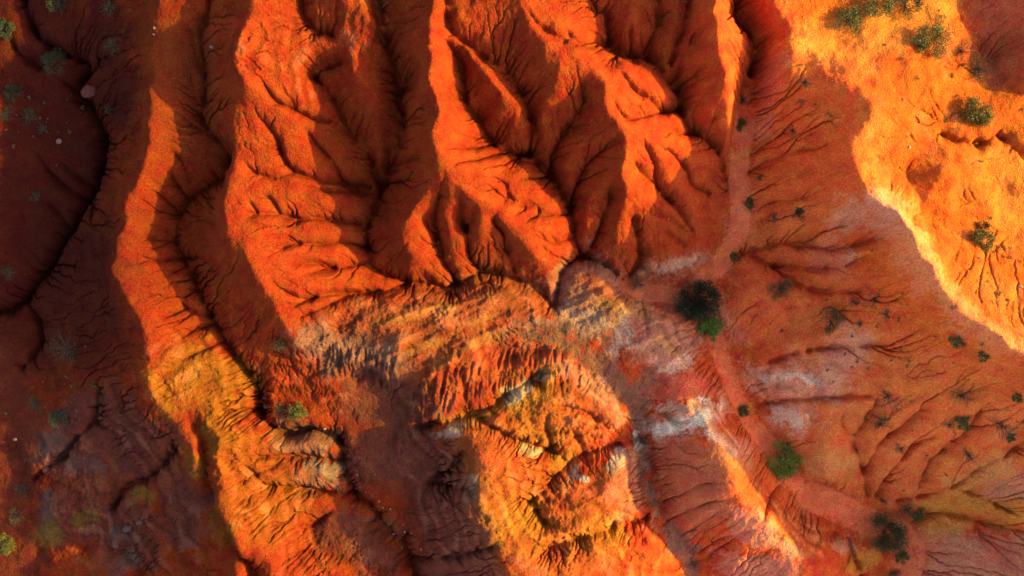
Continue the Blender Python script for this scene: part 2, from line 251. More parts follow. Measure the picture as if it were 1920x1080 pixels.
# gullies cut into the slopes: (depth m, [(px, py)...] downhill)
GULLIES = [
 (.50,[(480,140),(493,160),(513,187),(547,203),(580,218),(613,224)]),
 (.55,[(485,215),(497,232),(513,253),(527,293),(543,317),(567,327),(600,337),(640,340),(690,350)]),
 (.50,[(560,232),(570,243),(587,267),(613,293),(630,320),(640,342),(662,352)]),
 (.35,[(455,300),(463,315),(480,327),(512,333),(547,323)]),
 (.45,[(560,348),(600,355),(640,357),(700,361)]),
 (.55,[(438,376),(467,398),(510,400),(543,407),(567,411),(590,408),(627,413),(680,418)]),
 (.30,[(490,362),(508,378),(524,400)]),(.3,[(463,375),(478,395)]),
 (.50,[(490,445),(505,458),(525,463),(550,457),(600,457),(640,453),(685,463)]),
 (.45,[(540,498),(560,495),(587,492),(617,502),(647,500),(685,492)]),
 (.50,[(505,520),(517,535),(543,553),(573,560),(607,552),(650,550),(707,547),(763,532)]),
 (.35,[(535,565),(548,573),(590,556)]),
 (.45,[(560,592),(587,583),(620,570),(655,553),(700,550)]),
 (.3,[(572,512),(600,508),(625,502)]),
 (.45,[(790,395),(797,420),(815,445)]),(.3,[(888,383),(887,407),(873,427)]),(.3,[(862,400),(873,425)]),
 (.30,[(800,395),(806,410),(816,424)]),
 (.30,[(925,330),(945,345),(955,370),(975,382),(1005,385),(1012,400),(1040,402),(1060,400)]),
 (.3,[(905,340),(925,355),(945,372)]),
 (.40,[(855,305),(880,300),(915,293),(935,287),(985,290)]),
 (.35,[(825,278),(855,275),(900,275),(925,272)]),
 (.35,[(965,335),(1000,333),(1035,332)]),(.3,[(960,300),(990,302),(1010,310)]),
 (.3,[(985,412),(1005,405),(1010,395)]),(.35,[(1012,445),(1035,455),(1068,448)]),(.3,[(1030,435),(1040,452)]),
 (.30,[(985,10),(1005,40),(1030,60),(1060,75)]),(.3,[(1050,40),(1075,70),(1105,85),(1140,75)]),
 (.35,[(1070,88),(1095,80),(1120,75),(1145,84)]),
 (.40,[(1120,95),(1140,93),(1160,102),(1190,104)]),
 (.45,[(1158,130),(1175,145),(1190,165),(1215,180),(1240,200),(1270,205)]),
 (.45,[(1150,187),(1160,205),(1180,222),(1230,210),(1275,205)]),
 (.50,[(1205,255),(1215,280),(1228,305),(1232,330),(1238,350),(1262,375)]),
 (.45,[(1185,290),(1200,320),(1225,340),(1250,370),(1280,400),(1300,430)]),
 (.45,[(1252,240),(1275,248),(1300,250)]),
 (.45,[(1250,272),(1275,300),(1290,320),(1300,345),(1330,360)]),
 (.3,[(1203,398),(1225,400),(1245,405),(1280,425)]),(.3,[(1240,430),(1265,445),(1285,460)]),
 (.3,[(1330,100),(1310,133),(1287,150),(1272,160)]),
 (.3,[(1180,40),(1182,70),(1185,95)]),(.3,[(1200,45),(1203,75),(1205,98)]),
 (.4,[(1310,190),(1300,215),(1310,245)]),
 (.35,[(1590,255),(1560,268),(1540,277),(1513,280),(1453,300),(1405,325)]),
 (.3,[(1590,372),(1560,370),(1537,367),(1493,372),(1447,380),(1420,395)]),
 (.25,[(1550,340),(1520,355),(1495,370)]),(.2,[(1560,352),(1530,360),(1505,370)]),
 (.25,[(1500,215),(1480,240),(1450,265),(1410,290)]),
 (.25,[(1640,410),(1590,420),(1545,435),(1520,450)]),
 (.25,[(1600,620),(1550,640),(1520,655)]),
 (.2,[(1500,560),(1470,585),(1450,600)]),(.2,[(1510,575),(1480,600),(1455,615)]),
 (.3,[(1590,765),(1583,790),(1590,810),(1610,817)]),
 (.25,[(1675,790),(1672,805),(1668,820)]),
 (.25,[(1500,760),(1520,775),(1525,790)]),
 (.2,[(1900,905),(1860,930)]),(.25,[(1830,985),(1845,1000),(1850,1015)]),
 (.3,[(1395,1000),(1340,1040),(1300,1060)]),(.25,[(1380,935),(1330,945),(1270,970),(1245,985)]),
 (.25,[(1370,905),(1320,910),(1280,930),(1240,945)]),
 (.25,[(1420,990),(1360,1010),(1310,1040)]),
 (.3,[(1430,985),(1438,960),(1450,930),(1462,912)]),
 (.3,[(1235,770),(1260,785),(1275,795)]),
 (.25,[(1215,640),(1210,600),(1205,570),(1208,548)]),
 (.3,[(1350,260),(1338,230),(1348,215)]),
 (.3,[(1000,940),(1005,965),(1020,985)]),(.25,[(1015,1000),(1010,970),(1005,945)]),
 (.3,[(1030,770),(1025,800),(1035,845)]),(.3,[(1070,800),(1085,830),(1095,855)]),
 (.3,[(1020,765),(1060,765),(1100,775),(1120,790)]),
 (.3,[(380,480),(340,485),(330,487)]),(.35,[(255,480),(290,488),(325,483)]),(.4,[(275,350),(300,370),(325,400)]),
 (.35,[(305,315),(325,345),(345,368)]),(.4,[(315,275),(335,305),(350,340)]),(.3,[(260,445),(290,450),(322,452)]),
 (.35,[(330,570),(350,582),(395,592)]),(.3,[(300,598),(330,585),(345,580)]),(.35,[(330,635),(370,615),(405,610)]),
 (.4,[(340,675),(380,655),(420,640)]),(.3,[(345,510),(365,518)]),(.3,[(345,540),(378,548)]),
 (.3,[(345,40),(360,80),(375,130)]),(.35,[(345,110),(355,160),(372,215)]),
 (.3,[(345,230),(370,240),(395,255)]),
 (.4,[(0,40),(30,100),(70,125)]),(.35,[(60,280),(95,330),(130,360),(160,375)]),(.3,[(105,300),(140,330),(170,350)]),
 (.35,[(110,150),(140,170)]),(.3,[(110,190),(145,190),(165,205)]),(.3,[(80,375),(110,405),(128,430)]),
 (.4,[(185,90),(180,120),(160,145)]),
 (.3,[(765,130),(750,180)]),(.3,[(790,290),(760,300),(740,310)]),(.3,[(775,330),(750,338),(722,345)]),
 (.35,[(655,240),(680,262),(700,300)]),(.3,[(735,265),(725,300),(720,330)]),
 (.3,[(450,870),(480,900),(500,915)]),(.3,[(445,770),(470,772),(490,775)]),
 (.3,[(530,865),(490,885),(450,905)]),
 (.3,[(625,955),(600,975),(560,1000)]),
]

def grid_idx(x, y, dx):
    return np.round((x - X0) / dx).astype(int), np.round((y - Y0) / dx).astype(int)

def constraints(dx, nx, ny):
    A = np.zeros(nx * ny); W = np.zeros(nx * ny)
    for hw, pts in RIDGES + VALLEYS:
        P = np.array([wpt(px, py, z * ZS) for px, py, z in pts])
        D = dense(P, dx * 0.5)
        offs = [(0, 0)]
        if hw > dx:
            k = int(hw / dx)
            offs = [(i, j) for i in range(-k, k + 1) for j in range(-k, k + 1) if i * i + j * j <= k * k]
        ix, iy = grid_idx(D[:, 0], D[:, 1], dx)
        for i, j in offs:
            a, b = ix + i, iy + j
            ok = (a >= 0) & (a < nx) & (b >= 0) & (b < ny)
            f = (b * nx + a)[ok]
            A += np.bincount(f, D[ok, 2], nx * ny); W += np.bincount(f, None, nx * ny)
    m = W > 0
    A[m] /= W[m]
    return A.reshape(ny, nx), m.reshape(ny, nx)

def resize(a, nx, ny):
    ys = np.linspace(0, a.shape[0] - 1, ny); xs = np.linspace(0, a.shape[1] - 1, nx)
    y0 = np.minimum(ys.astype(int), a.shape[0] - 2); x0 = np.minimum(xs.astype(int), a.shape[1] - 2)
    fy = (ys - y0)[:, None]; fx = (xs - x0)[None, :]
    return ((a[y0][:, x0] * (1 - fx) + a[y0][:, x0 + 1] * fx) * (1 - fy)
            + (a[y0 + 1][:, x0] * (1 - fx) + a[y0 + 1][:, x0 + 1] * fx) * fy)

def avg4(h):
    p = np.pad(h, 1, mode='edge')
    return 0.25 * (p[:-2, 1:-1] + p[2:, 1:-1] + p[1:-1, :-2] + p[1:-1, 2:])

def blur(h, sig):
    "Gaussian blur, sigma in cells"
    r = int(3 * sig) + 1
    k = np.exp(-0.5 * (np.arange(-r, r + 1) / sig) ** 2); k /= k.sum()
    p = np.pad(h, ((r, r), (0, 0)), mode='edge'); o = np.zeros_like(h)
    for i, w in enumerate(k): o += w * p[i:i + h.shape[0]]
    p = np.pad(o, ((0, 0), (r, r)), mode='edge'); o = np.zeros_like(h)
    for i, w in enumerate(k): o += w * p[:, i:i + h.shape[1]]
    return o

h = None
for lev in (16, 8, 4, 2, 1):
    dx = DX * lev
    nx, ny = int(round((X1 - X0) / dx)) + 1, int(round((Y1 - Y0) / dx)) + 1
    if lev == 1: nx, ny = NX, NY
    C, m = constraints(dx, nx, ny)
    h = np.full((ny, nx), C[m].mean()) if h is None else resize(h, nx, ny)
    for it in range({16: 1500, 8: 250, 4: 120, 2: 60, 1: 30}[lev]):
        h = avg4(h); h[m] = C[m]
VM = np.zeros((NY, NX), bool)
print('membrane', round(time.time() - T0, 1))

# noise fields shaped in the frequency domain
FY = np.fft.fftfreq(NY, DX)[:, None]; FX = np.fft.rfftfreq(NX, DX)[None, :]
def field(lo, hi, beta=1.0, ang=None, stretch=1.0):
    "band of wavelengths lo..hi metres, optionally stretched along angle"
    w = np.fft.rfft2(rng.standard_normal((NY, NX)))
    fx, fy = FX, FY
    if ang is not None:
        c, s = math.cos(R(ang)), math.sin(R(ang))
        fx, fy = (FX * c + FY * s) * stretch, (-FX * s + FY * c)
    f = np.sqrt(fx ** 2 + fy ** 2) + 1e-9
    a = f ** (-beta) * np.exp(-(f * lo) ** 2) * (1 - np.exp(-(f * hi) ** 2))
    n = np.fft.irfft2(w * a, s=(NY, NX))
    return n / n.std()

GX = (X0 + DX * np.arange(NX))[None, :] * np.ones((NY, 1))
GY = (Y0 + DX * np.arange(NY))[:, None] * np.ones((1, NX))
def topix(h):
    "survey coordinates of every grid point"
    f = PPM / (1 - h / H)
    return 960 + GX * f, 540 - GY * f

def sample(a, x, y):
    fx = np.clip((np.asarray(x) - X0) / DX, 0, NX - 1.001); fy = np.clip((np.asarray(y) - Y0) / DX, 0, NY - 1.001)
    i = fx.astype(int); j = fy.astype(int); u = fx - i; v = fy - j
    return (a[j, i] * (1 - u) + a[j, i + 1] * u) * (1 - v) + (a[j + 1, i] * (1 - u) + a[j + 1, i + 1] * u) * v

def ground(px, py, hh=None):
    "the place on the terrain surveyed at (px, py)"
    hh = h if hh is None else hh
    px = np.asarray(px, float); py = np.asarray(py, float)
    z = np.full(px.shape, 3.0)
    for _ in range(12):
        f = (1 - z / H) / PPM
        z = 0.5 * z + 0.5 * sample(hh, (px - 960) * f, (540 - py) * f)
    f = (1 - z / H) / PPM
    return (px - 960) * f, (540 - py) * f, z

def stroke(pts, rad, h0=None, along=False):
    "distance field (m) to a polyline given in survey pixels, inside a window"
    P = np.array(pts, float)
    x, y, z = ground(P[:, 0], P[:, 1], h0)
    D = dense(np.stack([x, y], 1), 0.05) if len(P) > 1 else np.stack([x, y], 1)
    a0 = max(0, int((D[:, 0].min() - rad - X0) / DX)); a1 = min(NX, int((D[:, 0].max() + rad - X0) / DX) + 2)
    b0 = max(0, int((D[:, 1].min() - rad - Y0) / DX)); b1 = min(NY, int((D[:, 1].max() + rad - Y0) / DX) + 2)
    if a1 <= a0 or b1 <= b0: return None
    st = max(1, int(rad / 6 / 0.05)); D = D[::st] if len(D) > st else D
    gx = GX[b0:b1, a0:a1]; gy = GY[b0:b1, a0:a1]
    d2 = np.full(gx.shape, 1e9)
    if along:
        tt = np.zeros(gx.shape)
        for k, q in enumerate(D):
            dd = (gx - q[0]) ** 2 + (gy - q[1]) ** 2; m = dd < d2
            d2[m] = dd[m]; tt[m] = k / len(D)
        return slice(b0, b1), slice(a0, a1), np.sqrt(d2), tt
    for q in D: np.minimum(d2, (gx - q[0]) ** 2 + (gy - q[1]) ** 2, out=d2)
    return slice(b0, b1), slice(a0, a1), np.sqrt(d2)

def region(strokes, feather=0.5):
    "soft mask: union of strokes (radius px, pts)"
    M = np.zeros((NY, NX))
    for rp, pts in strokes:
        r = rp / PPM; fe = feather * r
        s = stroke(pts, r + fe)
        if s is None: continue
        b, a, d = s
        M[b, a] = np.maximum(M[b, a], np.clip((r + fe - d) / (2 * fe + 1e-6), 0, 1))
    return M * M * (3 - 2 * M)

# rounder crests, slightly wandering outlines
wx, wy = field(0.9, 5, 1.6) * 0.13, field(0.9, 5, 1.6) * 0.13
wx += field(0.25, 1.0, 1.0) * 0.035; wy += field(0.25, 1.0, 1.0) * 0.035
h = sample(h, GX + wx, GY + wy)
DOME = region([(70,[(1080,540),(1150,580),(1250,640),(1300,700)]),(70,[(1300,770),(1350,860),(1400,960),(1500,1040)]),(60,[(1410,560),(1470,570)]),
               (60,[(1440,700),(1560,720),(1520,790)]),(60,[(1560,860),(1660,860),(1800,860)]),(70,[(1880,900),(1850,960),(1880,1030)]),(60,[(900,700),(1060,710)]),(60,[(1080,790),(1010,780)]),
               (90,[(900,900),(950,980),(1080,1040)]),(60,[(1165,900),(1170,960)]),(60,[(820,900),(830,1000)]),(50,[(640,1050),(700,1060)]),(60,[(1840,330),(1880,450),(1900,250)])], 0.5)
s8 = blur(h, 11 * CS)
h = h + (s8 - h) * DOME * np.where(s8 < h, 0.75, 0.25)
sm = blur(h, 4.2 * CS)
h = np.where(sm < h, 0.3 * h + 0.7 * sm, 0.75 * h + 0.25 * sm)

# rough, crumbly badlands in the south; smooth clay in the north; flat wash
ROUGH = region([(22,[(1245,800),(1290,790),(1330,770),(1370,840)]),(24,[(1440,715),(1540,715)]),(42,[(480,95),(550,85),(575,150)]),(34,[(690,10),(680,70)]),(16,[(1215,508),(1305,488)]),(70,[(340,700),(420,740),(480,850),(520,930)]),(75,[(640,640),(800,620),(960,590)]),(60,[(560,700),(600,720)]),
                (95,[(860,740),(980,760),(1080,800)]),(110,[(960,930),(1040,920),(1140,1010),(1010,1060)]),(60,[(1110,590),(1230,640)]),
                (60,[(1160,900),(1190,870)]),(30,[(1440,960),(1520,1020)]),(80,[(130,880),(200,1000),(320,1000)]),
                (60,[(220,790),(300,850)]),(80,[(620,1060),(700,1050)]),(50,[(600,860),(640,880)]),(60,[(800,860),(850,1000)])], 0.4)
RIGHT = region([(150,[(1800,250),(1850,420),(1950,560)]),(90,[(1700,60),(1650,200)]),(120,[(1750,700),(1850,760)]),(100,[(1650,800),(1800,880)])], 0.5)
PATHM = region([(18,[(1392,215),(1388,260),(1385,350),(1387,410),(1376,455),(1345,500),(1315,530)]),(15,[(1180,535),(1200,548),(1245,553),(1290,560)]),
                (16,[(1320,545),(1330,590),(1345,650),(1362,700),(1385,750),(1412,800),(1450,845),(1490,905)]),
                (27,[(1520,930),(1580,958),(1640,985),(1690,1005)]),(26,[(1705,1030),(1700,1070),(1690,1140)])], 0.22)

n_small = field(0.10, 0.7, 0.6)
n_mid = field(0.45, 3.0, 1.2)
n_big = field(2.0, 9.0, 1.5)
rid = 1 - np.abs(field(0.16, 1.0, 1.1))
flat = 1 - PATHM
h = h + flat * ((0.014 - 0.009 * RIGHT) * n_small + 0.035 * n_mid + 0.08 * n_big + 0.17 * RIGHT * n_big)
patch = np.clip(0.6 + 0.5 * field(1.5, 6, 1.4), 0.05, 1.6)
h = h + flat * ROUGH * patch * (0.02 * rid + 0.02 * n_small + 0.03 * n_mid)
BEDH = blur(h, 6 * CS)
bedn = field(1.0, 6, 1.5)
BED = np.sin(BEDH * 9.0 + bedn * 1.6 + GX * 0.35 - GY * 0.5)
h = h + flat * ROUGH * 0.030 * np.clip(BED * 2, -1, 1)
# diagonal hogbacks of the striped band, upright flutes on the red bluff, long folds elsewhere
BAND = region([(62,[(640,660),(740,620),(860,590),(990,560)]),(40,[(790,700),(900,640),(1000,610)]),(55,[(1100,560),(1230,600),(1270,660)])], .4)
COMB = region([(34,[(800,750),(850,720),(930,700),(1000,690),(1060,700)]),(30,[(620,670),(720,700)])], .4)
LEFTB = region([(45,[(350,700),(430,740),(440,850)]),(60,[(200,820),(300,850)]),(60,[(900,950),(1000,1000),(1100,960)])], .4)
def hog(lo, hi, ang, st, amp):
    f = field(lo, hi, 1.2, ang, st)
    return amp * (1 - 1.3 * np.abs(f))
h = h + flat * (BAND * (hog(.22, 2.0, 22, 5, .05) + hog(.6, 4.5, 22, 5, .11)) + COMB * hog(.16, 1.2, 82, 5, .11) + LEFTB * hog(.2, 1.6, 18, 4, .04))
trunks = [(.85, [p[:2] for p in pts]) for hw, pts in VALLEYS if hw <= .08]
trunks += [(1.6, [p[:2] for p in pts]) for hw, pts in VALLEYS if pts[0][0] in (20, 1365)] + [(.9, [(485,745),(490,782),(510,804),(535,812),(585,806),(633,827)])]
for d, pts in trunks:
    s = stroke(pts, 0.6)
    if s is None: continue
    b, a, dd = s
    dd = dd + 0.06 * n_mid[b, a]
    h[b, a] -= d * 0.55 * np.exp(-(dd / 0.12) ** 2) + d * 0.35 * np.exp(-(dd / 0.40) ** 2)
for d, pts in GULLIES:
    s = stroke(pts, 0.8, along=True)
    if s is None: continue
    b, a, dd, t = s
    dd = np.abs(dd + 0.03 * n_mid[b, a]); w = 1.55 * np.clip(t / 0.35 + 0.08, 0, 1)
    h[b, a] -= w * d * (0.55 * np.exp(-(dd / (0.09 + 0.04 * t)) ** 2) + 0.45 * np.exp(-(dd / (0.2 + 0.22 * t)) ** 2))
print('shape', round(time.time() - T0, 1))

# running water: drainage area by pointer doubling, implicit stream-power incision
N = NX * NY
IDX = np.arange(N).reshape(NY, NX)
def receivers(h, jit):
    best = np.full(h.shape, 1e-7); rec = IDX.copy()
    p = np.pad(h, 1, mode='edge'); q = np.pad(IDX, 1, mode='edge')
    for dj in (0, 1, 2):
        for di in (0, 1, 2):
            if dj == 1 and di == 1: continue
            L = DX * (1.41421 if dj != 1 and di != 1 else 1.0)
            s = (h - p[dj:dj + NY, di:di + NX]) / L
            s = s * (1 + jit * rng.random(h.shape, dtype=np.float32))
            k = s > best
            best = np.where(k, s, best); rec = np.where(k, q[dj:dj + NY, di:di + NX], rec)
    return rec.ravel()

def erode(h, K, steps, m=0.5, cap=4300.0, dif=0.03, jit=0.35, kmap=None, thr=0):
    for it in range(steps):
        rec = receivers(h, jit)
        root = rec == np.arange(N)
        A = np.ones(N); r = np.where(root, N, rec); r = np.append(r, N)
        A = np.append(A, 0.0)
        for _ in range(11):
            A = A + np.bincount(r[:-1], A[:-1], N + 1); A[N] = 0
            r = r[r]
        A = np.clip(A[:N] - thr, 0, cap)
        F = K / steps * A ** m / DX
        if kmap is not None: F = F * kmap.ravel()
        F[root] = 0
        a = h.ravel() / (1 + F); b = F / (1 + F); rr = rec.copy()
        for _ in range(11):
            a = a + b * a[rr]; b = b * b[rr]; rr = rr[rr]
        h = (a + b * h.ravel()[rr]).reshape(NY, NX)
        for _ in range(1): h = h + dif * 4 * (avg4(h) - h)
    return h, A.reshape(NY, NX)

kmap = 1 / CS * (0.15 + 0.85 * flat) * (1.0 + 0.8 * ROUGH * patch) * np.clip(0.8 + 0.35 * field(1.0, 5, 1.4), 0.2, 2)
THR = CS * CS * (28 * (1 - ROUGH) + 6 + 60 * np.clip((GX - 14) / 3, 0, 1)).ravel()
h, AREA = erode(h, 0.016, 10, kmap=kmap, dif=0.03, thr=THR)
h = h + flat * (0.004 + 0.007 * ROUGH) * field(0.07, 0.35, 0.2)
h, AREA = erode(h, 0.003, 3, kmap=kmap, dif=0.02, thr=THR)
pp = blur(h, 4 * CS)
h = h * (1 - PATHM) + pp * PATHM
print('erosion', round(time.time() - T0, 1))
# ------------------------------------------------------------------ earth colours
ALB = np.zeros((NY, NX, 3))
ALB[:] = (0.53, 0.061, 0.013)
u1, u2 = field(0.5, 4, 1.4) * 0.22, field(0.12, 1.0, 1.0) * 0.09
def paint(col, strokes, amt=1.0, feather=0.5, ragged=1.0):
    M = np.zeros((NY, NX))
    for rp, pts in strokes:
        r = rp / PPM; fe = (feather * .55 if col[2] > .2 else feather) * r
        s = stroke(pts, r + fe + 0.9 * ragged)
        if s is None: continue
        b, a, d = s
        d = d + ragged * min(1, r) * (u1[b, a] * 1.3 + u2[b, a] * 2.6)
        M[b, a] = np.maximum(M[b, a], np.clip((r + fe - d) / (2 * fe + 1e-6), 0, 1))
    M = (M * M * (3 - 2 * M) * amt)[..., None]
    ALB[:] = ALB * (1 - M) + np.array((col[0] * 1.02, col[1] * (0.92 if col[2] > .06 else 1), col[2] * (0.68 if col[2] > .06 else .8))) * M
